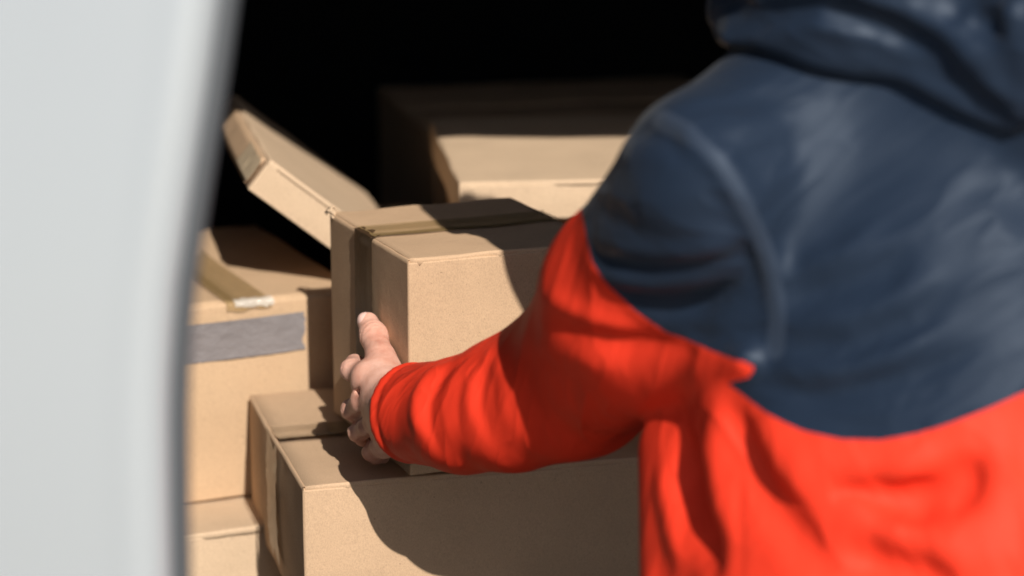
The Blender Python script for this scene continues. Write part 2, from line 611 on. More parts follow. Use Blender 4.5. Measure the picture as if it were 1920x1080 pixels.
        F.append(tuple(range(n_al * m, (n_al + 1) * m)))
        o = mesh_obj('flap', V, F, mat, root)
        bmx = bmesh.new()
        bmx.from_mesh(o.data)
        bmesh.ops.recalc_face_normals(bmx, faces=bmx.faces[:])
        bmx.to_mesh(o.data)
        bmx.free()
    return root


def strip(name, path, width_dir, width, mat, parent, n_w=5, seed=0, wrinkle=0.0004, ragged=0.0008, thick=0.0003):
    """tape: a thin strip laid along a path (local coordinates), with a slightly ragged cut end"""
    path = [np.array(p, float) for p in path]
    seg = [np.linalg.norm(b - a) for a, b in zip(path, path[1:])]
    cum = np.r_[0, np.cumsum(seg)]
    wd = np.array(width_dir, float)
    n_l = max(6, int(cum[-1] / 0.006))
    ts = np.unique(np.r_[np.linspace(0, cum[-1], n_l), cum])
    rg = np.random.default_rng(seed)
    V, F = [], []
    for ti, t in enumerate(ts):
        i = min(len(seg) - 1, int(np.searchsorted(cum, t, 'right') - 1))
        p = path[i] + (path[i + 1] - path[i]) * ((t - cum[i]) / seg[i])
        d = (path[i + 1] - path[i]) / seg[i]
        up = np.cross(wd, d)
        up /= np.linalg.norm(up)
        for j in range(n_w):
            w = (j / (n_w - 1) - 0.5) * width
            off = np.zeros(3)
            if ti in (0, len(ts) - 1):
                off = d * rg.uniform(-ragged, ragged) * 2
            V.append(p + wd * w + up * wrinkle * rg.uniform(-1, 1) + off)
    for a in range(len(ts) - 1):
        for j in range(n_w - 1):
            q = a * n_w + j
            F.append((q, q + 1, q + 1 + n_w, q + n_w))
    o = mesh_obj(name, V, F, mat, parent)
    if thick > 0.0005:
        sm = o.modifiers.new('thickness', 'SOLIDIFY')
        sm.thickness = thick
        sm.offset = 0
    return o


def W2(x, y, z):
    return (x, y, z + CAM_Z)


# the box in the person's hands
HY = 0.3967
HW, HD, HH = 0.195, 0.2247, 0.205
HA = np.array([-0.0937, 1.9978, -0.4603 + CAM_Z])
hb = carton('cardboard_box', HA, HY, (HW, HD, HH), KRAFT, 'x', 'small taped cardboard box gripped by the bare hand, half in shadow', bow=0.0012, rough=0.00045)
cy = HD * 0.525
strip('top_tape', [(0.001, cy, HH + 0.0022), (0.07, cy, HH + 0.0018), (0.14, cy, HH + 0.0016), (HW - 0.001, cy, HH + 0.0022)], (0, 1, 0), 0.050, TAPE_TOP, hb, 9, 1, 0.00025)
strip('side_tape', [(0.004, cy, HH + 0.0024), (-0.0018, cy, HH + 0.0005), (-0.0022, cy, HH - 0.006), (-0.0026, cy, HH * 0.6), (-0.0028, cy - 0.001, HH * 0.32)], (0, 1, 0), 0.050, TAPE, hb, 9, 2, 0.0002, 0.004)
# crumpled, torn board at its far left top corner
rg = np.random.default_rng(11)
for k in range(4):
    V, F = [], []
    for i in range(5):
        for j in range(3):
            V.append((-0.003 + 0.0032 * i + rg.uniform(-.001, .001), HD - 0.002 - 0.0045 * k + 0.0025 * j + rg.uniform(-.001, .001), HH - 0.003 + 0.0075 * math.sin(i * 0.8 + k * 0.9) * (1 - 0.15 * k) + rg.uniform(-.0015, .0015)))
    for i in range(4):
        for j in range(2):
            F.append((i * 3 + j, i * 3 + j + 1, i * 3 + j + 4, i * 3 + j + 3))
    o = mesh_obj('torn_corner', V, F, KRAFT_PALE, hb)
    sm = o.modifiers.new('thickness', 'SOLIDIFY')
    sm.thickness = 0.0018

# the wide flat box it is set down on
LY = math.radians(15.5)
lb = carton('cardboard_box', W2(-0.1912, 1.9793, -0.6695), LY, (0.44, 0.31, 0.135), KRAFT_FLUTE, 'x', 'wide flat cardboard box with torn tape label, directly under the held box', bow=0.003, rough=0.0006)
strip('top_tape', [(0.002, 0.165, 0.1368), (0.05, 0.166, 0.1366), (0.40, 0.165, 0.1366)], (0, 1, 0), 0.042, TAPE_CLEAR, lb, 7, 5, 0.0003)
strip('top_tape', [(0.055, 0.166, 0.1374), (0.30, 0.166, 0.1374)], (0, 1, 0), 0.036, TAPE_TOP, lb, 7, 15, 0.0002)
strip('side_label', [(-0.0035, 0.150, 0.134), (-0.0052, 0.150, 0.10), (-0.0058, 0.146, 0.06), (-0.005, 0.142, 0.02)], (0, 1, 0), 0.055, TAPE_PALE, lb, 7, 6, 0.0006, 0.003)
# the box under that one
carton('cardboard_box', W2(-0.172, 2.055, -0.806), math.radians(14), (0.40, 0.28, 0.142), KRAFT_ORANGE, 'x', 'orange-brown cardboard box at the bottom, under the wide flat box')

# the tall box at the left with grey tape, and the one it stands on
k = 1.0214
gy = math.radians(23.7)
ga, gb = np.array([math.cos(gy), math.sin(gy)]), np.array([-math.sin(gy), math.cos(gy)])
gP = np.array([-0.21237, 2.26717]) * k
gFL = gP - ga * 0.215
gb_root = carton('cardboard_box', (gFL[0], gFL[1], -0.572 + CAM_Z), gy, (0.275, 0.36, 0.211), KRAFT_WARM, 'y', 'scuffed cardboard box with a grey duct tape band, beside the van door', bow=0.002, slit=0.003)
strip('duct_tape', [(-0.001, -0.0024, 0.1735), (0.05, -0.0034, 0.1725), (0.10, -0.0042, 0.172), (0.16, -0.0038, 0.1725), (0.2125, -0.0026, 0.1735)], (0, 0, 1), 0.041, DUCT, gb_root, 11, 7, 0.0005, 0.0012)
strip('top_tape', [(0.150, 0.30, 0.2122), (0.150, 0.16, 0.2119), (0.152, 0.002, 0.2122), (0.153, -0.0026, 0.2100), (0.153, -0.0036, 0.203)], (1, 0, 0), 0.048, TAPE_TOP, gb_root, 9, 8, 0.00015, 0.001, 0.0001)
strip('clear_tape', [(0.158, 0.006, 0.2129), (0.158, -0.0012, 0.2126), (0.159, -0.0040, 0.2095), (0.159, -0.0044, 0.2050)], (1, 0, 0), 0.042, TAPE_SHINY, gb_root, 17, 9, 0.0003, 0.001, 0.0001)

zb = -0.785
carton('cardboard_box', (-0.43, 2.115, zb + CAM_Z), math.radians(26), (0.27, 0.42, 0.163), KRAFT_PALE, 'x', 'pale cardboard box at the bottom left, below the duct taped box')

# the flat box lying tilted on top of the stack
tA = np.array([-0.2737, 2.317, -0.4595 + CAM_Z])
TY, TH = math.radians(11.7), math.radians(38.6)
tl = carton('cardboard_box', (0, 0, 0.039), 0, (0.21, 0.46, 0.039), KRAFT_PALE, 'y', 'flat cardboard box lying tilted on the stack, its end raised', bow=0.001, rough=0.0006, lid=True)
tl.matrix_world = Matrix.Translation(tA) @ Matrix.Rotation(TY, 4, 'Z') @ Matrix.Rotation(TH, 4, 'Y')
strip('end_flap', [(-0.0035, 0.012, 0.0185), (-0.0042, 0.1, 0.0185), (-0.0046, 0.25, 0.0185), (-0.0035, 0.45, 0.0185)], (0, 0, 1), 0.033, KRAFT, tl, 5, 10, 0.0004, 0.001, 0.003)
strip('end_tape', [(-0.0062, 0.001, 0.019), (-0.0066, 0.06, 0.019), (-0.0064, 0.12, 0.019)], (0, 0, 1), 0.026, TAPE_PALE, tl, 5, 12, 0.0004)

# the boxes further in
carton('cardboard_box', W2(-0.0572, 2.405, -0.4695), math.radians(6.2), (0.30, 0.42, 0.042), KRAFT_PALE, 'x', 'pale flat cardboard box behind the held box, sunlit up to the roof shadow', lid=True, bow=0.001)
carton('cardboard_box', W2(-0.035, 2.43, -0.5125), math.radians(7), (0.31, 0.38, 0.435), KRAFT, 'x', 'cardboard box in shade under the pale flat box at the back')
carton('cardboard_box', W2(-0.104, 2.96, -0.515), math.radians(13), (0.48, 0.43, 0.433), KRAFT_WARM, 'x', 'large cardboard box in deep shade at the very back')
carton('cardboard_box', W2(-0.155, 2.42, -0.592), math.radians(8), (0.105, 0.46, 0.356), KRAFT, 'x', 'narrow cardboard box in deep shade between the held box and the dark back')


# ------------------------------------------------------------------ implicit surfaces for the body and the clothes
def cone(P, a, b, ra, rb):
    a, b = np.asarray(a, float), np.asarray(b, float)
    ab = b - a
    t = np.clip(((P - a) @ ab) / (ab @ ab), 0, 1)
    return np.linalg.norm(P - a - t[:, None] * ab, axis=1) - (ra + (rb - ra) * t)


def ball(P, c, r):
    return np.linalg.norm(P - np.asarray(c, float), axis=1) - r


def ellipsoid(P, c, axes, rad):
    """axes: rows are unit directions"""
    q = (P - np.asarray(c, float)) @ np.asarray(axes, float).T / np.asarray(rad, float)
    return (np.linalg.norm(q, axis=1) - 1) * min(rad)


def smin(a, b, k):
    h = np.clip(0.5 + 0.5 * (b - a) / k, 0, 1)
    return b + (a - b) * h - k * h * (1 - h)


def smax(a, b, k):
    return -smin(-a, -b, k)


def chain(P, pts, rad, k=0.01):
    d = None
    for i in range(len(pts) - 1):
        c = cone(P, pts[i], pts[i + 1], rad[i], rad[i + 1])
        d = c if d is None else smin(d, c, k)
    return d


def poly_dist(P, pts, param=False):
    d = np.full(len(P), 9.0)
    s = np.zeros(len(P))
    m = len(pts) - 1
    for i, (a, b) in enumerate(zip(pts, pts[1:])):
        ab = b - a
        t = np.clip(((P - a) @ ab) / (ab @ ab), 0, 1)
        q = np.linalg.norm(P - a - t[:, None] * ab, axis=1)
        s = np.where(q < d, (i + t) / m, s)
        d = np.minimum(d, q)
    return (d, s) if param else d


def surface(fun, lo, hi, h, band=None):
    """surface nets over a sparse grid: coarse values everywhere, exact ones near the surface"""
    lo, hi = np.asarray(lo, float), np.asarray(hi, float)
    c = 4
    n = (np.ceil((hi - lo) / (h * c)).astype(int)) * c + 1
    nc = (n - 1) // c + 1
    g = np.stack(np.meshgrid(*[lo[i] + np.arange(nc[i]) * h * c for i in range(3)], indexing='ij'), -1).reshape(-1, 3)
    cv = fun(g).reshape(nc)
    band = band or h * c * 2.6
    near = np.abs(cv) < band
    cell = np.zeros(nc, bool)
    for dx in (0, 1):
        for dy in (0, 1):
            for dz in (0, 1):
                cell[:nc[0] - 1, :nc[1] - 1, :nc[2] - 1] |= near[dx:nc[0] - 1 + dx, dy:nc[1] - 1 + dy, dz:nc[2] - 1 + dz]
    up = np.repeat(np.repeat(np.repeat(cv, c, 0), c, 1), c, 2)[:n[0], :n[1], :n[2]].copy()
    m = np.repeat(np.repeat(np.repeat(cell, c, 0), c, 1), c, 2)
    mm = np.zeros(n, bool)
    s = [min(n[i], m.shape[i]) for i in range(3)]
    mm[:s[0], :s[1], :s[2]] = m[:s[0], :s[1], :s[2]]
    for ax in range(3):                              # close the far sides of the marked cells
        sh = np.zeros_like(mm)
        a = [slice(None)] * 3
        b = [slice(None)] * 3
        a[ax], b[ax] = slice(1, None), slice(None, -1)
        sh[tuple(a)] = mm[tuple(b)]
        mm |= sh
    idx = np.argwhere(mm)
    val = np.empty(len(idx))
    for i in range(0, len(idx), 400000):
        val[i:i + 400000] = fun(lo + idx[i:i + 400000] * h)
    up[mm] = val
    ins = up < 0
    nx, ny, nz = n
    cnt = np.zeros((nx - 1, ny - 1, nz - 1), np.int8)
    for dx in (0, 1):
        for dy in (0, 1):
            for dz in (0, 1):
                cnt += ins[dx:nx - 1 + dx, dy:ny - 1 + dy, dz:nz - 1 + dz]
    act = np.argwhere((cnt > 0) & (cnt < 8))
    ids = np.full(cnt.shape, -1, np.int64)
    ids[tuple(act.T)] = np.arange(len(act))
    off = np.array([(i, j, k) for i in (0, 1) for j in (0, 1) for k in (0, 1)])
    cvv = np.stack([up[tuple((act + o).T)] for o in off], 1)
    acc = np.zeros((len(act), 3))
    num = np.zeros(len(act))
    for a in range(8):
        for b in range(a + 1, 8):
            if np.abs(off[a] - off[b]).sum() != 1:
                continue
            fa, fb = cvv[:, a], cvv[:, b]
            x = (fa < 0) != (fb < 0)
            t = np.where(x, fa / np.where(x, fa - fb, 1), 0)
            acc += np.where(x[:, None], off[a] + t[:, None] * (off[b] - off[a]), 0)
            num += x
    V = lo + (act + acc / num[:, None]) * h
    F = []
    for ax in range(3):
        u, v = (ax + 1) % 3, (ax + 2) % 3
        a = [slice(None)] * 3
        b = [slice(None)] * 3
        a[ax], b[ax] = slice(None, -1), slice(1, None)
        ch = ins[tuple(a)] != ins[tuple(b)]
        e = np.argwhere(ch)
        ok = (e[:, u] > 0) & (e[:, v] > 0) & (e[:, u] < n[u] - 1) & (e[:, v] < n[v] - 1)
        e = e[ok]
        q = []
        for du, dv in ((1, 1), (0, 1), (0, 0), (1, 0)):
            c2 = e.copy()
            c2[:, u] -= du
            c2[:, v] -= dv
            q.append(ids[tuple(c2.T)])
        q = np.stack(q, 1)
        fl = ins[tuple(e.T)]
        F.append(np.where(fl[:, None], q, q[:, ::-1]))
    return V, np.concatenate(F)


def relax(V, F, n=1, lam=0.5):
    """light Laplacian smoothing"""
    e = np.concatenate([F[:, [0, 1]], F[:, [1, 2]], F[:, [2, 3]], F[:, [3, 0]]])
    for _ in range(n):
        acc = np.zeros_like(V)
        w = np.zeros(len(V))
        for a, b in ((0, 1), (1, 0)):
            np.add.at(acc, e[:, a], V[e[:, b]])
            np.add.at(w, e[:, a], 1)
        V = V + lam * (acc / w[:, None] - V)
    return V


def split(V, F, g):
    """cut a quad mesh along g = 0; returns (V, tris with g < 0, tris with g >= 0)"""
    T = np.concatenate([F[:, [0, 1, 2]], F[:, [0, 2, 3]]]) if F.shape[1] == 4 else F
    s = g[T] < 0
    c = s.sum(1)
    neg, pos = [T[c == 3]], [T[c == 0]]
    V2 = V.tolist()
    cache = {}

    def cut(i, j):
        key = (min(i, j), max(i, j))
        if key not in cache:
            t = g[i] / (g[i] - g[j])
            V2.append((V[i] + (V[j] - V[i]) * t).tolist())
            cache[key] = len(V2) - 1
        return cache[key]
    en, ep = [], []
    for tri, ss in zip(T[(c == 1) | (c == 2)], s[(c == 1) | (c == 2)]):
        lone = ss.sum() == 1
        i = int(np.argmax(ss)) if lone else int(np.argmin(ss))
        a, b, d = int(tri[i]), int(tri[(i + 1) % 3]), int(tri[(i + 2) % 3])
        p, q = cut(a, b), cut(a, d)
        one, two = [(a, p, q)], [(p, b, d), (p, d, q)]
        (en if lone else ep).extend(one)
        (ep if lone else en).extend(two)
    neg.append(np.array(en, int).reshape(-1, 3))
    pos.append(np.array(ep, int).reshape(-1, 3))
    return np.array(V2), np.concatenate(neg), np.concatenate(pos), (np.array(list(cache.values()), int))


def sub_mesh(V, T):
    u, inv = np.unique(T, return_inverse=True)
    return V[u], inv.reshape(T.shape)


def unit(v):
    v = np.asarray(v, float)
    return v / np.linalg.norm(v)


# ------------------------------------------------------------------ the person: pose
hip = np.array([0.32, 1.505, 0.93])
neck = np.array((0.2552, 1.6720, 1.3364))                   # base of the neck
l_sh = np.array((0.1362, 1.5770, 1.2422))
l_el = np.array((0.0535, 1.7994, 1.0356))
r_sh = np.array((0.3999, 1.5719, 1.3269))
r_el = np.array([0.56, 1.86, 1.03])
r_wr = np.array([0.165, 2.08, 0.99])
head_c = np.array([0.193, 1.605, 1.553])

# held box, left face: v goes away along it, n out of it
hbv = np.array([-math.sin(HY), math.cos(HY), 0])
hbn = np.array([-math.cos(HY), -math.sin(HY), 0])


l_wr = np.array((-0.0963, 1.9403, 0.9637))

sp = neck - hip
SL = np.linalg.norm(sp)
S_ = sp / SL
lat0 = unit(np.array([1, -0.32, 0.0]) - S_ * (np.array([1, -0.32, 0]) @ S_))
lat1 = np.array([0.88, -0.30, 0.30])
lat1 = unit(lat1 - S_ * (lat1 @ S_))


def torso(P, grow=0.0):
    q = P - hip
    s = (q @ S_) / SL
    sc = np.clip(s, 0, 1)
    lt = lat0[None] * (1 - sc)[:, None] + lat1[None] * sc[:, None]
    lt /= np.linalg.norm(lt, axis=1)[:, None]
    bow = 0.02 * np.sin(np.pi * sc)
    N = np.cross(lt, S_)                    # out of the back
    ctr = hip + S_ * (sc * SL)[:, None] + N * (bow - 0.02)[:, None]
    w = np.interp(sc, [0, .3, .6, .85, 1], [.180, .172, .160, .140, .09]) + grow
    t = np.interp(sc, [0, .3, .6, .85, 1], [.115, .115, .115, .095, .07]) + grow
    q = P - ctr
    x = np.einsum('ij,ij->i', q, lt) / w
    n = np.einsum('ij,ij->i', q, N) / t
    e = (q @ S_) / t
    d = (np.abs(x) ** 2.1 + np.abs(n) ** 2.1 + np.abs(e) ** 2.1 + 1e-9) ** (1 / 2.1) - 1
    return d * t * 0.9


def arm_l(P):
    m = l_sh * 0.5 + l_el * 0.5
    u = chain(P, [l_sh + (0.005, 0, 0), m + np.array([0.0, 0.0, -0.004]), l_el], [0.065, 0.070, 0.061], 0.02)
    f = chain(P, [l_el, np.array((0.0009, 1.8328, 1.0037)), np.array((-0.0401, 1.8640, 0.9839)), l_wr + (l_wr - l_el) * 0.02], [0.060, 0.056, 0.0485, 0.043], 0.012)
    d = smin(u, f, 0.03)
    bat = cone(P, np.array((0.0837, 1.7194, 1.0663)), np.array((0.1633, 1.5272, 1.1269)), 0.036, 0.011)      # loose cloth under the arm
    return smin(d, bat, 0.045)


def arm_r(P):
    return smin(chain(P, [r_sh, r_el], [0.08, 0.065], 0.02), chain(P, [r_el, r_wr], [0.062, 0.046], 0.02), 0.03)


hemL = np.array((0.1370, 1.6510, 1.0182))
hemL2 = np.array((0.1395, 1.5912, 0.8996))


def coat_base(P):
    t = torso(P)
    sh = smin(cone(P, neck + S_ * -0.03, l_sh + np.array([.008, 0.012, .0]), 0.064, 0.066), cone(P, neck + S_ * -0.03, r_sh, 0.075, 0.075), 0.03)
    t = smin(t, sh, 0.05)
    for sg in (-1, 1):
        o_ = hip + lat0 * 0.075 * sg
        t = smin(t, cone(P, o_, o_ + np.array([0.0, -0.03, -0.15]), 0.115, 0.125), 0.05)
    t = smin(t, cone(P, hemL, hemL2, 0.040, 0.042), 0.05)                       # coat front hanging down
    return t


def base_d(P):
    return smin(smin(coat_base(P), arm_l(P), 0.012), arm_r(P), 0.03)


# folds: (line on the cloth in metres, height, width); positive heights stand out
FOLDS = [
    ([(0.0584, 1.6011, 1.1992), (0.0790, 1.5654, 1.1986), (0.1072, 1.5381, 1.2002), (0.1353, 1.5222, 1.2068), (0.1622, 1.5192, 1.2172)], 0.006, 0.008),
    ([(0.0556, 1.6066, 1.1830), (0.0651, 1.5914, 1.1790), (0.0902, 1.5616, 1.1836), (0.1222, 1.5379, 1.1903), (0.1577, 1.5252, 1.2016)], -0.005, 0.008),
    ([(0.0557, 1.6070, 1.1774), (0.0725, 1.5848, 1.1723), (0.0998, 1.5623, 1.1730), (0.1302, 1.5432, 1.1807), (0.1674, 1.5289, 1.1940)], 0.008, 0.008),
    ([(0.0619, 1.6033, 1.1592), (0.0916, 1.5804, 1.1545), (0.1283, 1.5619, 1.1591), (0.1630, 1.5349, 1.1739)], -0.005, 0.011),
    ([(0.0827, 1.5917, 1.1461), (0.1111, 1.5818, 1.1392), (0.1431, 1.5556, 1.1475), (0.1702, 1.5309, 1.1635)], 0.004, 0.01),
    ([(0.1016, 1.5594, 1.2923), (0.1200, 1.5330, 1.2856), (0.1391, 1.5178, 1.2692), (0.1555, 1.5134, 1.2443), (0.1697, 1.5214, 1.2167), (0.1809, 1.5255, 1.1857), (0.1845, 1.5183, 1.1572)], 0.0095, 0.01),
    ([(0.0829, 1.5886, 1.2753), (0.0940, 1.5544, 1.2823), (0.1059, 1.5380, 1.2811), (0.1196, 1.5232, 1.2719)], -0.007, 0.008),
    ([(0.1300, 1.5150, 1.2587), (0.1466, 1.5127, 1.2334), (0.1614, 1.5260, 1.2007), (0.1701, 1.5311, 1.1691)], -0.003, 0.01),
    ([(0.1080, 1.5444, 1.2885), (0.1391, 1.5470, 1.3010), (0.1732, 1.5583, 1.3048), (0.1992, 1.5603, 1.3063)], -0.002, 0.01),
    ([(0.1233, 1.5261, 1.2787), (0.1602, 1.5358, 1.2899), (0.2059, 1.5527, 1.2945)], 0.002, 0.01),
    ([(0.1481, 1.5167, 1.2658), (0.1784, 1.5319, 1.2740), (0.2129, 1.5457, 1.2790)], -0.002, 0.01),
    ([(0.1873, 1.5204, 1.1718), (0.2179, 1.5047, 1.1813), (0.2487, 1.4964, 1.1963), (0.2729, 1.4945, 1.2115)], -0.005, 0.009),
    ([(0.1889, 1.5141, 1.1545), (0.2244, 1.4950, 1.1632), (0.2619, 1.4857, 1.1804), (0.2899, 1.4869, 1.2023)], 0.0055, 0.009),
    ([(0.1870, 1.5099, 1.1366), (0.2309, 1.4864, 1.1468), (0.2719, 1.4780, 1.1676), (0.2999, 1.4800, 1.1892)], -0.006, 0.009),
    ([(0.1769, 1.5134, 1.1204), (0.2173, 1.4875, 1.1278), (0.2614, 1.4742, 1.1464), (0.2994, 1.4724, 1.1691)], 0.0055, 0.008),
    ([(0.1735, 1.5137, 1.1088), (0.2138, 1.4853, 1.1133), (0.2646, 1.4676, 1.1289), (0.3094, 1.4650, 1.1526)], -0.0065, 0.008),
    ([(0.1975, 1.5196, 1.1946), (0.2252, 1.5118, 1.2076), (0.2535, 1.5123, 1.2298)], 0.003, 0.01),
    ([(0.0249, 1.6614, 1.1400), (0.0453, 1.6287, 1.1359), (0.0739, 1.6064, 1.1320), (0.1021, 1.5899, 1.1315)], 0.006, 0.008),
    ([(0.0203, 1.6802, 1.1195), (0.0475, 1.6325, 1.1162), (0.0819, 1.6076, 1.1180), (0.1152, 1.5829, 1.1246)], -0.004, 0.011),
    ([(0.0000, 1.7750, 1.0797), (0.0246, 1.6856, 1.0928), (0.0557, 1.6369, 1.0936), (0.0863, 1.6128, 1.0962)], 0.003, 0.012),
    ([(-0.0242, 1.8125, 1.0561), (-0.0086, 1.7675, 1.0483), (-0.0043, 1.7610, 1.0188), (0.0065, 1.7697, 0.9845)], 0.003, 0.012),
    ([(-0.0409, 1.8300, 1.0453), (-0.0666, 1.8490, 1.0261), (-0.0800, 1.8415, 1.0077), (-0.0817, 1.8340, 0.9898), (-0.0739, 1.8260, 0.9749)], 0.0055, 0.008),
    ([(-0.0353, 1.8163, 1.0473), (-0.0571, 1.8318, 1.0277), (-0.0687, 1.8272, 1.0081), (-0.0687, 1.8207, 0.9869), (-0.0590, 1.8201, 0.9637)], -0.004, 0.005),
    ([(-0.0277, 1.8125, 1.0529), (-0.0478, 1.8179, 1.0339), (-0.0567, 1.8141, 1.0120), (-0.0540, 1.8078, 0.9909), (-0.0444, 1.8098, 0.9670)], 0.0025, 0.005),
    ([(-0.0210, 1.8006, 1.0552), (-0.0404, 1.8025, 1.0329), (-0.0461, 1.7984, 1.0121), (-0.0405, 1.7958, 0.9830)], -0.0025, 0.005),
    ([(-0.0153, 1.7996, 1.0618), (-0.0328, 1.7970, 1.0376), (-0.0358, 1.7886, 1.0173), (-0.0284, 1.7829, 0.9917)], 0.0025, 0.005),
    ([(-0.0108, 1.7837, 1.0617), (-0.0248, 1.7859, 1.0363), (-0.0248, 1.7790, 1.0134), (-0.0153, 1.7781, 0.9863)], -0.0025, 0.006),
    ([(0.1443, 1.5453, 1.0839), (0.1438, 1.5412, 1.0535), (0.1471, 1.5291, 1.0258), (0.1543, 1.5000, 1.0044)], 0.008, 0.014),
    ([(0.1271, 1.5967, 1.0561), (0.1317, 1.5732, 1.0229), (0.1386, 1.5329, 0.9965), (0.1433, 1.4948, 0.9748)], -0.014, 0.012),
    ([(0.1107, 1.6094, 1.0274), (0.1157, 1.5877, 0.9974), (0.1218, 1.5556, 0.9638)], 0.006, 0.012),
    ([(0.1542, 1.5313, 1.0912), (0.1635, 1.5141, 1.0661), (0.1785, 1.4923, 1.0423), (0.1992, 1.4610, 1.0187), (0.2217, 1.4359, 0.9994)], -0.019, 0.014),
    ([(0.1668, 1.5147, 1.0854), (0.1903, 1.4892, 1.0664), (0.2204, 1.4647, 1.0498), (0.2606, 1.4416, 1.0332), (0.3001, 1.4220, 1.0235), (0.3324, 1.4084, 1.0248)], 0.024, 0.02),
    ([(0.1970, 1.4810, 1.0538), (0.2271, 1.4616, 1.0508), (0.2643, 1.4472, 1.0520), (0.3015, 1.4387, 1.0624)], -0.024, 0.017),
    ([(0.2303, 1.4569, 1.0430), (0.2607, 1.4436, 1.0382), (0.2941, 1.4313, 1.0369)], -0.012, 0.016),
    ([(0.1903, 1.4900, 1.0700), (0.2306, 1.4647, 1.0669), (0.2711, 1.4507, 1.0752), (0.3086, 1.4469, 1.0951)], 0.01, 0.014),
    ([(0.2154, 1.4450, 1.0093), (0.2563, 1.4316, 1.0105), (0.2960, 1.4155, 1.0072)], -0.014, 0.016),
    ([(0.1702, 1.5051, 1.0574), (0.1898, 1.4769, 1.0322), (0.2154, 1.4450, 1.0093)], 0.006, 0.012),
    ([(0.2847, 1.4497, 1.0867), (0.2643, 1.4511, 1.0676), (0.2440, 1.4554, 1.0548)], 0.008, 0.009),
    ([(0.3224, 1.4442, 1.0922), (0.3164, 1.4329, 1.0588), (0.2967, 1.4224, 1.0215)], 0.012, 0.016),
    ([(0.3085, 1.4441, 1.0848), (0.3048, 1.4372, 1.0610), (0.2943, 1.4327, 1.0402)], -0.01, 0.012),
    ([(0.1586, 1.5191, 1.0606), (0.1587, 1.5080, 1.0252), (0.1571, 1.4784, 0.9850)], -0.003, 0.003),
    ([(0.1802, 1.5098, 1.1168), (0.1970, 1.4953, 1.1111), (0.2239, 1.4785, 1.1085), (0.2475, 1.4685, 1.1108), (0.2713, 1.4621, 1.1175), (0.2987, 1.4587, 1.1285), (0.3195, 1.4587, 1.1374), (0.3391, 1.4611, 1.1463)], -0.0035, 0.0025),
    ([(0.1735, 1.5108, 1.0974), (0.1970, 1.4900, 1.0907), (0.2239, 1.4732, 1.0883), (0.2475, 1.4631, 1.0907), (0.2711, 1.4564, 1.0973), (0.2984, 1.4524, 1.1078), (0.3192, 1.4519, 1.1165), (0.3386, 1.4537, 1.1256)], 0.0022, 0.004),
    ([(0.1735, 1.5103, 1.0952), (0.1970, 1.4895, 1.0885), (0.2239, 1.4727, 1.0862), (0.2475, 1.4626, 1.0886), (0.2711, 1.4559, 1.0952), (0.2984, 1.4518, 1.1058), (0.3192, 1.4512, 1.1145), (0.3386, 1.4530, 1.1235)], -0.003, 0.0022),
    ([(0.0578, 1.6029, 1.1791), (0.0691, 1.5927, 1.1637), (0.0883, 1.5883, 1.1462), (0.1114, 1.5847, 1.1313), (0.1392, 1.5498, 1.1277), (0.1604, 1.5164, 1.1280)], 0.0026, 0.004),
]
FOLD_PTS = [([np.array(q) for q in pts], amp, wid) for pts, amp, wid in FOLDS]

fore = unit(l_wr - np.array((-0.0401, 1.8640, 0.9839)))
cuff_c = l_wr - fore * 0.010


def coat(P):
    d = base_d(P)
    near = np.abs(d) < 0.05
    if near.any():
        Q = P[near]
        add = np.zeros(len(Q))
        for tr, amp, wid in FOLD_PTS:
            lo = np.min(tr, 0) - wid * 2.6
            hi = np.max(tr, 0) + wid * 2.6
            m = np.all((Q > lo) & (Q < hi), axis=1)
            if m.any():
                dd, ss = poly_dist(Q[m], tr, True)
                tp = np.clip(np.minimum(ss, 1 - ss) * 3.2 + 0.12, 0, 1)
                add[m] += amp * tp * (0.55 * np.exp(-(dd / wid) ** 2) + 0.5 * np.exp(-dd / (0.55 * wid)))
        x, y, z = Q.T
        d[near] -= add
    # open cuff round the wrist
    h = (P - cuff_c) @ fore
    at_cuff = np.linalg.norm(P - cuff_c, axis=1) < 0.16
    d = np.where(at_cuff, d + 0.0022 * np.exp(-((h + 0.015) / 0.0022) ** 2) - 0.0012 * np.exp(-((h + 0.006) / 0.005) ** 2), d)
    d = np.where(at_cuff, smax(d, h, 0.004), d)
    cav = cone(P, cuff_c - fore * 0.035, cuff_c + fore * 0.03, 0.034, 0.038)
    d = np.maximum(d, -cav)
    return d


person = empty('person', (0.29, 1.2, 0.0))
tag(person, 'person in a navy and red hooded jacket leaning into the van with a box', 'person')
PINV = Matrix.Translation((-0.29, -1.2, 0))


def p_part(name, V, F, mat, parent=None):
    o = mesh_obj(name, V, F, mat)
    if parent:
        o.parent = parent
    else:
        o.parent = person
        o.matrix_parent_inverse = PINV
    return o


VOX = 0.0036
V, F = surface(coat, (-0.22, 1.08, 0.77), (0.80, 2.16, 1.52), VOX)
V = relax(V, F, 2, 0.4)

# seam between the blue yoke and the red cloth, on the sleeve and on the back
SEAM_SLEEVE = np.array([(0.0534, 1.6147, 1.1978), (0.0578, 1.6029, 1.1791), (0.0691, 1.5927, 1.1637), (0.0883, 1.5883, 1.1462), (0.1114, 1.5847, 1.1313), (0.1392, 1.5498, 1.1277), (0.1604, 1.5164, 1.1280), (0.1689, 1.5156, 1.1236)])
SEAM_BACK = np.array([(0.1585, 1.5282, 1.1026), (0.1735, 1.5103, 1.0952), (0.1970, 1.4895, 1.0885), (0.2239, 1.4727, 1.0862), (0.2475, 1.4626, 1.0886), (0.2711, 1.4559, 1.0952), (0.2984, 1.4518, 1.1058), (0.3192, 1.4512, 1.1145), (0.3386, 1.4530, 1.1235)])


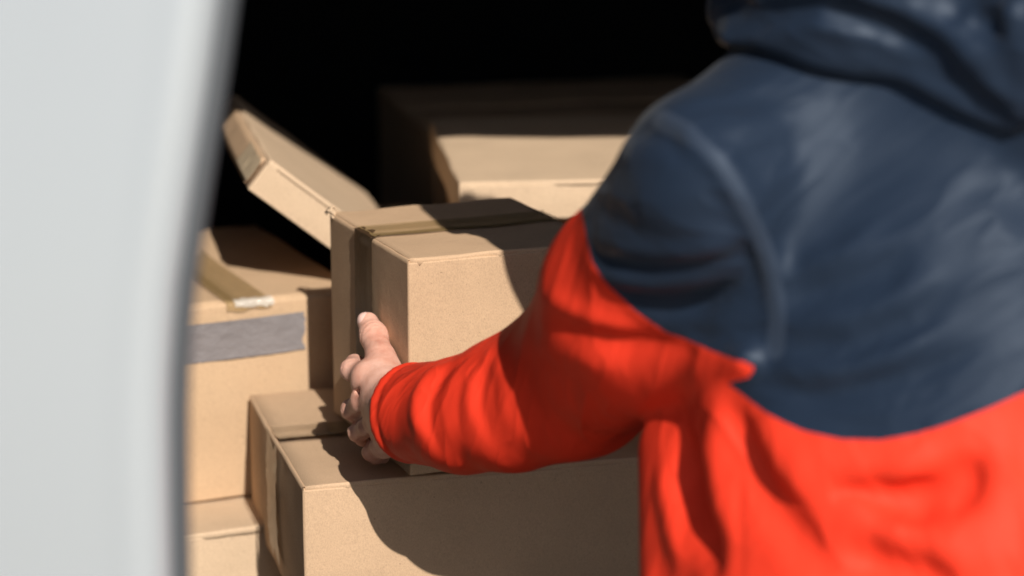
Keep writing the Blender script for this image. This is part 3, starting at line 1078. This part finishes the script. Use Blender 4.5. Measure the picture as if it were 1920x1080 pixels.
def zcurve(P, C):
    o = np.argsort(C[:, 0])
    C = C[o]
    x = P[:, 0]
    z = np.interp(x, C[:, 0], C[:, 2])
    sl0 = (C[1, 2] - C[0, 2]) / (C[1, 0] - C[0, 0])
    sl1 = (C[-1, 2] - C[-2, 2]) / (C[-1, 0] - C[-2, 0])
    z = np.where(x < C[0, 0], C[0, 2] + sl0 * (x - C[0, 0]), z)
    return np.where(x > C[-1, 0], C[-1, 2] + min(sl1, 0.2) * (x - C[-1, 0]), z)


da, dt, dr = arm_l(V), coat_base(V), arm_r(V)
is_arm = (da < dt) & (da < dr)
g_sl = V[:, 2] - zcurve(V, SEAM_SLEEVE)
g_bk = V[:, 2] - zcurve(V, SEAM_BACK)
g_r = (V - r_sh) @ unit(r_el - r_sh) * -1 + 0.16
is_r = (dr < dt) & (dr < da) & ((V - r_sh) @ unit(r_el - r_sh) > 0.05)
w = np.clip((da - dt) / 0.006 + 0.5, 0, 1)                # 0 on the sleeve, 1 on the back
g = g_sl * (1 - w) + g_bk * w
g = np.where(is_r, g_r, g)
V2, red, blue, seam = split(V, F, g)
ml = np.zeros(len(V2), bool)
# the armhole seam lies close to a plane
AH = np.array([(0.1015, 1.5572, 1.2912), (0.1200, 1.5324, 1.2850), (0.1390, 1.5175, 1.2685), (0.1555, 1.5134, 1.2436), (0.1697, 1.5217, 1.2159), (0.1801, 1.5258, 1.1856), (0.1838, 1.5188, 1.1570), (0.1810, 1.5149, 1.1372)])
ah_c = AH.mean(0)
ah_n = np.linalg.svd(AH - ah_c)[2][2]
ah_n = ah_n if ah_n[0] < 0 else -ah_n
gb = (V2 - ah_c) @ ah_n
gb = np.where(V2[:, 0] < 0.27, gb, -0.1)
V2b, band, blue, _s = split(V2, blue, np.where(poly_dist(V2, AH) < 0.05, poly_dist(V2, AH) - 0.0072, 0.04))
gb = np.concatenate([gb, (V2b[len(V2):] - ah_c) @ ah_n])
V3, tb, ta, seam2 = split(V2b, blue, gb)
vb, tb = sub_mesh(V3, tb)
jacket = p_part('jacket', vb, tb, NAVY)
tag(jacket, 'navy yoke and shoulders of the jacket')
va, ta = sub_mesh(V3, ta)
p_part('upper_sleeve', va, ta, NAVY_SLEEVE, jacket)
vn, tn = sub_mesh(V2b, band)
p_part('armhole_lit_seam', vn, tn, NAVY_LIT_BAND, jacket)  # strip along the armhole seam, its catch of sunlight painted as lighter navy
cent = V2[red].mean(1)
ca, ct, cr = arm_l(cent), coat_base(cent), arm_r(cent)
for nm, m in (('lower_panel', (ct <= ca) & (ct <= cr)), ('sleeve', (ca < ct) & (ca < cr)), ('sleeve', (cr < ct) & (cr <= ca))):
    vr, tr_ = sub_mesh(V2, red[m])
    o = p_part(nm, vr, tr_, RED if nm == 'lower_panel' else RED_SLEEVE, jacket)

# ------------------------------------------------------------------ hood lying on the back
HOOD_EDGE = np.array([(0.1676, 1.6202, 1.3338), (0.1881, 1.6003, 1.3380), (0.2228, 1.5779, 1.3320), (0.2640, 1.5528, 1.3149), (0.3012, 1.5318, 1.2968), (0.3342, 1.5166, 1.2841), (0.3634, 1.4970, 1.3040), (0.3925, 1.4884, 1.3423)])
HOOD_EDGE = HOOD_EDGE[np.argsort(HOOD_EDGE[:, 0])]
HOOD_FOLDS = [
    ([(0.1644, 1.5926, 1.3503), (0.1808, 1.5747, 1.3621), (0.2068, 1.5495, 1.3709), (0.2384, 1.5409, 1.3647), (0.2667, 1.5347, 1.3532), (0.2862, 1.5200, 1.3415), (0.2927, 1.5143, 1.3308)], -0.02, 0.009),
    ([(0.2605, 1.5371, 1.3362), (0.2801, 1.5230, 1.3295), (0.2997, 1.5106, 1.3184), (0.3166, 1.5027, 1.3063), (0.3336, 1.4992, 1.2922)], -0.015, 0.008),
    ([(0.1811, 1.5749, 1.3532), (0.2182, 1.5500, 1.3556), (0.2501, 1.5414, 1.3429), (0.2769, 1.5253, 1.3292)], 0.006, 0.01),
    ([(0.2326, 1.5466, 1.3480), (0.2538, 1.5402, 1.3372), (0.2673, 1.5325, 1.3289)], -0.005, 0.008),
    ([(0.2158, 1.5390, 1.3822), (0.2520, 1.5373, 1.3702), (0.2861, 1.5228, 1.3547), (0.3082, 1.5042, 1.3394)], 0.01, 0.012),
    ([(0.2955, 1.5145, 1.3494), (0.3116, 1.5021, 1.3333), (0.3290, 1.4950, 1.3094)], 0.007, 0.01),
    ([(0.3033, 1.5132, 1.3673), (0.3140, 1.5037, 1.3621), (0.3247, 1.4960, 1.3631)], -0.014, 0.008),
    ([(0.3233, 1.5007, 1.3759), (0.3292, 1.4941, 1.3696), (0.3346, 1.4902, 1.3701)], 0.01, 0.01),
    ([(0.3145, 1.5117, 1.3852), (0.2988, 1.5191, 1.3737), (0.2923, 1.5193, 1.3595)], -0.008, 0.008),
]


def hood_base(P):
    """a doubled layer of cloth lying on the shoulders, its rim a curve across the back, bunched thicker towards the neck"""
    zc = np.interp(P[:, 0], HOOD_EDGE[:, 0], HOOD_EDGE[:, 2])
    up = P[:, 2] - zc
    lift = 0.013 + 0.030 * np.clip(up / 0.11, 0, 1) ** 0.8
    d = smax(coat_base(P) - lift, -up * 0.75, 0.012)
    d = smax(d, (P[:, 1] - 1.80), 0.01)
    collar = cone(P, neck - S_ * 0.03, head_c + np.array([0.030, -0.05, -0.040]), 0.076, 0.080)
    return smin(d, collar, 0.03)


HF = [([np.array(q) for q in pts], amp, wid) for pts, amp, wid in HOOD_FOLDS]


def hood(P):
    d = hood_base(P)
    near = np.abs(d) < 0.05
    Q = P[near]
    add = np.zeros(len(Q))
    for tr, amp, wid in HF:
        dd, ss = poly_dist(Q, tr, True)
        add += amp * np.clip(np.minimum(ss, 1 - ss) * 3.2 + 0.15, 0, 1) * (0.6 * np.exp(-(dd / wid) ** 2) + 0.5 * np.exp(-dd / (0.6 * wid)))
    x, y, z = Q.T
    add += 0.0015 * np.sin(x * 70 + z * 55 + 2 * np.sin(y * 33))
    d[near] -= add
    return d


V, F = surface(hood, (0.06, 1.38, 1.18), (0.58, 1.92, 1.60), VOX)
V = relax(V, F, 2, 0.4)
p_part('hood', V, F, NAVY_SLEEVE, jacket)

# ------------------------------------------------------------------ hand (built finely) and the rest of the body
IDX = [np.array((-0.1302, 1.9955, 0.9805)), np.array((-0.1476, 2.0218, 0.9796)), np.array((-0.1472, 2.0513, 0.9770)), np.array((-0.1391, 2.0720, 0.9686))]
MID = [np.array((-0.1323, 1.9925, 0.9581)), np.array((-0.1478, 2.0228, 0.9409)), np.array((-0.1466, 2.0526, 0.9277)), np.array((-0.1373, 2.0706, 0.9191))]
RNGF = [np.array((-0.1266, 1.9884, 0.9370)), np.array((-0.1418, 2.0167, 0.9216)), np.array((-0.1398, 2.0435, 0.9074)), np.array((-0.1314, 2.0601, 0.8996))]
PNK = [np.array((-0.1159, 1.9842, 0.9190)), np.array((-0.1292, 2.0089, 0.9049)), np.array((-0.1271, 2.0293, 0.8937)), np.array((-0.1210, 2.0438, 0.8879))]
THB = [np.array((-0.1069, 1.9728, 0.9700)), np.array((-0.1206, 2.0169, 0.9917)), np.array((-0.1285, 2.0461, 1.0053)), np.array((-0.1347, 2.0608, 1.0142))]
thumb_ax = unit(THB[3] - THB[2])


def hand(P):
    palm = cone(P, l_wr, IDX[0], 0.024, 0.0135)
    for f, r in ((MID, 0.0135), (RNGF, 0.0125), (PNK, 0.0115)):
        palm = smin(palm, cone(P, l_wr, f[0], 0.023, r), 0.014)
    palm = smin(palm, cone(P, IDX[0], MID[0], 0.0110, 0.0110), 0.006)
    palm = smin(palm, cone(P, MID[0], RNGF[0], 0.0105, 0.010), 0.006)
    palm = smin(palm, cone(P, RNGF[0], PNK[0], 0.010, 0.0095), 0.006)
    palm = smin(palm, cone(P, l_wr + hbn * -0.006, THB[0], 0.020, 0.0165), 0.016)
    palm = smin(palm, cone(P, l_wr - fore * 0.09, l_wr, 0.028, 0.026), 0.016)
    th = chain(P, THB, [0.0165, 0.0132, 0.0118, 0.0100], 0.006)
    th = smin(th, ball(P, THB[2], 0.0124), 0.005)
    d = smin(palm, th, 0.012)
    web = cone(P, THB[0] * 0.35 + THB[1] * 0.65, IDX[0] * 0.8 + MID[0] * 0.2, 0.0075, 0.0095)
    d = smin(d, web, 0.018)
    for f, r in ((IDX, (.0112, .0096, .0084, .0072)), (MID, (.0112, .0096, .0084, .0072)), (RNGF, (.0104, .0090, .0079, .0068)), (PNK, (.0094, .0081, .0071, .0061))):
        fd = chain(P, f, r, 0.004)
        fd = smin(fd, ball(P, f[1] - hbv * 0.001 + hbn * 0.001, r[1] * 1.06), 0.004)
        d = smin(d, fd, 0.006)
        d = smin(d, ball(P, f[0] + hbn * 0.0050 - hbv * 0.003, r[0] * 0.92), 0.006)
        a = l_wr * 0.45 + f[0] * 0.55 + hbn * 0.010 - hbv * 0.007           # tendon ridge on the back of the hand
        td = poly_dist(P, [a, f[0] + hbn * 0.008 - hbv * 0.006])
        d = d - 0.0026 * np.exp(-(td / 0.0038) ** 2)
    for fa, fb in ((IDX, MID), (MID, RNGF), (RNGF, PNK)):                    # hollows between the knuckles
        a = (fa[0] + fb[0]) / 2 + hbn * 0.010 - hbv * 0.004
        b = (fa[1] + fb[1]) / 2 + hbn * 0.004
        d = d + 0.0042 * np.exp(-(poly_dist(P, [a - (b - a) * 0.25, b]) / 0.0040) ** 2)
    # creases over the thumb joint and the finger joints
    for c, ax, r0, amp in ((THB[2], unit(THB[3] - THB[1]), 0.020, 0.0009), (IDX[1], unit(IDX[2] - IDX[0]), 0.016, 0.0007), (MID[1], unit(MID[2] - MID[0]), 0.016, 0.0007), (RNGF[1], unit(RNGF[2] - RNGF[0]), 0.015, 0.0006)):
        q = P - c
        h = q @ ax
        rr = np.linalg.norm(q, axis=1)
        m = np.exp(-(rr / r0) ** 4)
        for o_ in (-0.0042, -0.0012, 0.0018, 0.0046):
            wv = o_ + 0.0007 * np.sin(P[:, 2] * 900 + o_ * 3000)
            d = d + amp * m * np.exp(-((h - wv) / 0.0008) ** 2)
    # veins
    for a, b, c in ((l_wr + hbn * 0.02, RNGF[0] * 0.5 + l_wr * 0.5 + hbn * 0.012, MID[0] * 0.6 + RNGF[0] * 0.4), (l_wr + hbn * 0.016, IDX[0] * 0.6 + THB[1] * 0.1 + l_wr * 0.3 + hbn * 0.01, IDX[0])):
        d = d - 0.0009 * np.exp(-(poly_dist(P, [a, b, c]) / 0.002) ** 2)
    return d


pts = np.array(IDX + MID + RNGF + PNK + THB + [l_wr, l_wr - fore * 0.09])
HV, HF_ = surface(hand, pts.min(0) - 0.035, pts.max(0) + 0.035, 0.0011)
HV = relax(HV, HF_, 1, 0.3)

fwd = unit(np.array([-0.08, 0.86, -0.50]))                     # where the face looks
side = unit(np.cross(fwd, (0, 0, 1)))
crown = np.cross(side, fwd)
HX = np.array([side, fwd, crown])


def hl(x, y, z):
    return head_c + side * x + fwd * y + crown * z


def body(P):
    d = torso(P, -0.055)
    d = smin(d, cone(P, neck - S_ * 0.08, hl(0.01, 0.0, -0.075), 0.042, 0.044), 0.012)
    d = smin(d, chain(P, [l_sh, l_el, l_wr], [.055, .042, .028], 0.02), 0.03)
    d = smin(d, chain(P, [r_sh, r_el, r_wr], [.055, .042, .028], 0.02), 0.03)
    for sx in (-0.095, 0.095):
        h0 = hip + np.array([sx * 0.8, -0.02, -0.13])
        kn = np.array([hip[0] + sx * 1.2, hip[1] - 0.20, 0.51])
        an = np.array([hip[0] + sx * 1.3, hip[1] - 0.30, 0.09])
        d = smin(d, chain(P, [h0, kn, an], [.066, .056, .04], 0.02), 0.03)
    # head
    hd = ellipsoid(P, hl(0, -0.01, 0.02), HX, (.077, .097, .10))
    hd = smin(hd, ellipsoid(P, hl(0, .03, -.05), HX, (.058, .062, .075)), 0.03)          # face and jaw
    hd = smin(hd, cone(P, hl(0, .088, .012), hl(0, .112, -.028), .008, .014), 0.014)     # nose
    hd = smin(hd, cone(P, hl(-.03, .084, .028), hl(.03, .084, .028), .010, .010), 0.016)  # brow
    hd = smin(hd, ball(P, hl(0, .082, -.098), .017), 0.02)                               # chin
    for sx in (-1, 1):
        hd = smax(hd, -ball(P, hl(sx * .031, .099, .008), .013), 0.012)
        hd = smin(hd, ball(P, hl(sx * .031, .078, .006), .0125), 0.004)
        hd = smin(hd, ellipsoid(P, hl(sx * .080, -.008, -.01), HX, (.010, .020, .032)), 0.008)
    hd = smin(hd, cone(P, hl(-.020, .088, -.063), hl(.020, .088, -.063), .006, .006), 0.006)
    hd = hd + 0.004 * np.exp(-(poly_dist(P, [hl(-.022, .098, -.063), hl(.022, .098, -.063)]) / .003) ** 2)
    return smin(d, hd, 0.02)


BV, BF = surface(body, (-0.15, 0.95, 0.02), (0.72, 2.14, 1.62), 0.0075)
# the right hand, flat against the far side of the box
rn = np.array([math.cos(HY), math.sin(HY), 0])
rp = HA + rn * (HW + 0.012) + hbv * 0.05 + np.array([0, 0, -0.10])


def hand_r(P):
    d = cone(P, r_wr, rp, .026, .016)
    root_ = []
    for i in range(4):
        k0 = rp + hbv * 0.02 + np.array([0, 0, 0.025 - 0.020 * i])
        k1 = k0 + hbv * (0.042 - 0.003 * abs(i - 1)) + rn * 0.008
        k2 = k1 + hbv * 0.024 - rn * 0.004
        k3 = k2 + hbv * 0.018 - rn * 0.006
        d = smin(d, cone(P, r_wr, k0, .022, .012), 0.012)
        d = smin(d, chain(P, [k0, k1, k2, k3], (.0102, .0095, .0085, .0072), 0.004), 0.005)
    t0 = rp + np.array([0, 0, 0.035]) - hbv * 0.01
    d = smin(d, chain(P, [r_wr * .5 + rp * .5 + np.array([0, 0, .02]), t0, t0 + np.array([0, 0, .03]) + hbv * .01, t0 + np.array([0, 0, .055]) + hbv * .018], (.017, .0135, .0115, .0095), 0.006), 0.012)
    return d


RV, RF = surface(hand_r, np.minimum(r_wr, rp) - 0.12, np.maximum(r_wr, rp) + 0.12, 0.0025)
VV = np.concatenate([BV, HV, RV])
FF = np.concatenate([BF, HF_ + len(BV), RF + len(BV) + len(HV)])
bod = p_part('body', VV, FF, SKIN)

# thumb nail
nail_n = unit(hbn * 0.75 + np.array([0, 0, 0.35]) - hbv * 0.35)
nail_n = unit(nail_n - thumb_ax * (nail_n @ thumb_ax))
nail_s = np.cross(nail_n, thumb_ax)
NV, NF = [], []
for i in range(9):
    for j in range(9):
        a, b = (i / 8 - 0.5) * 2, (j / 8 - 0.5) * 2
        wid = 0.0066 * math.sqrt(max(0.05, 1 - 0.55 * max(0, a) ** 3 - 0.35 * max(0, -a) ** 4))
        p = THB[3] + thumb_ax * (0.0012 + 0.0068 * a) + nail_s * wid * b + nail_n * (0.0094 + 0.0006 * (1 - a * a) - 0.0036 * b * b - (0.0020 * max(0, a) ** 2))
        NV.append(p)
for i in range(8):
    for j in range(8):
        q = i * 9 + j
        NF.append((q, q + 1, q + 10, q + 9))
o = p_part('thumb_nail', NV, NF, NAIL, bod)
sm = o.modifiers.new('thickness', 'SOLIDIFY')
sm.thickness = 0.0006


def hair(P):
    d = ellipsoid(P, hl(0, -0.022, 0.032), HX, (.086, .100, .103))
    q = (P - head_c) @ HX.T
    return smax(d + 0.0035 * np.sin(q[:, 0] * 150 + q[:, 2] * 60) * np.sin(q[:, 1] * 110), np.maximum(q[:, 1] - 0.062, -(q[:, 2] + 0.045)), 0.02)


V, F = surface(hair, head_c - 0.16, head_c + 0.16, 0.005)
p_part('hair', V, F, HAIR)


def trousers(P):
    d = cone(P, hip + (-.04, -0.01, -.09), hip + (.04, -.01, -.09), .085, .085)
    for sx in (-0.095, 0.095):
        h0 = hip + np.array([sx * 0.8, -0.02, -0.13])
        kn = np.array([hip[0] + sx * 1.2, hip[1] - 0.20, 0.51])
        an = np.array([hip[0] + sx * 1.3, hip[1] - 0.30, 0.06])
        d = smin(d, chain(P, [h0, kn, an], [.080, .074, .068], 0.02), 0.03)
    x, y, z = P.T
    return np.maximum(d + 0.003 * np.sin(z * 70 + 3 * np.sin(x * 25)), 0.045 - z)


V, F = surface(trousers, (hip[0] - .3, hip[1] - .45, .02), (hip[0] + .3, hip[1] + .2, 1.1), 0.008)
p_part('trousers', V, F, TROUSER)
for sx in (-0.095, 0.095):
    an = np.array([hip[0] + sx * 1.3, hip[1] - 0.30, 0.0])

    def shoe(P, an=an):
        d = chain(P, [an + (0, -.05, .045), an + (0, .06, .045), an + (0, .17, .035)], [.045, .046, .038], .02)
        d = smin(d, cone(P, an + (0, -.02, .05), an + (0, -.01, .11), .045, .04), .02)
        return np.maximum(d, 0.002 - P[:, 2])
    V, F = surface(shoe, an - (.1, .15, .02), an + (.1, .25, .18), 0.006)
    p_part('shoe', V, F, RUBBER)
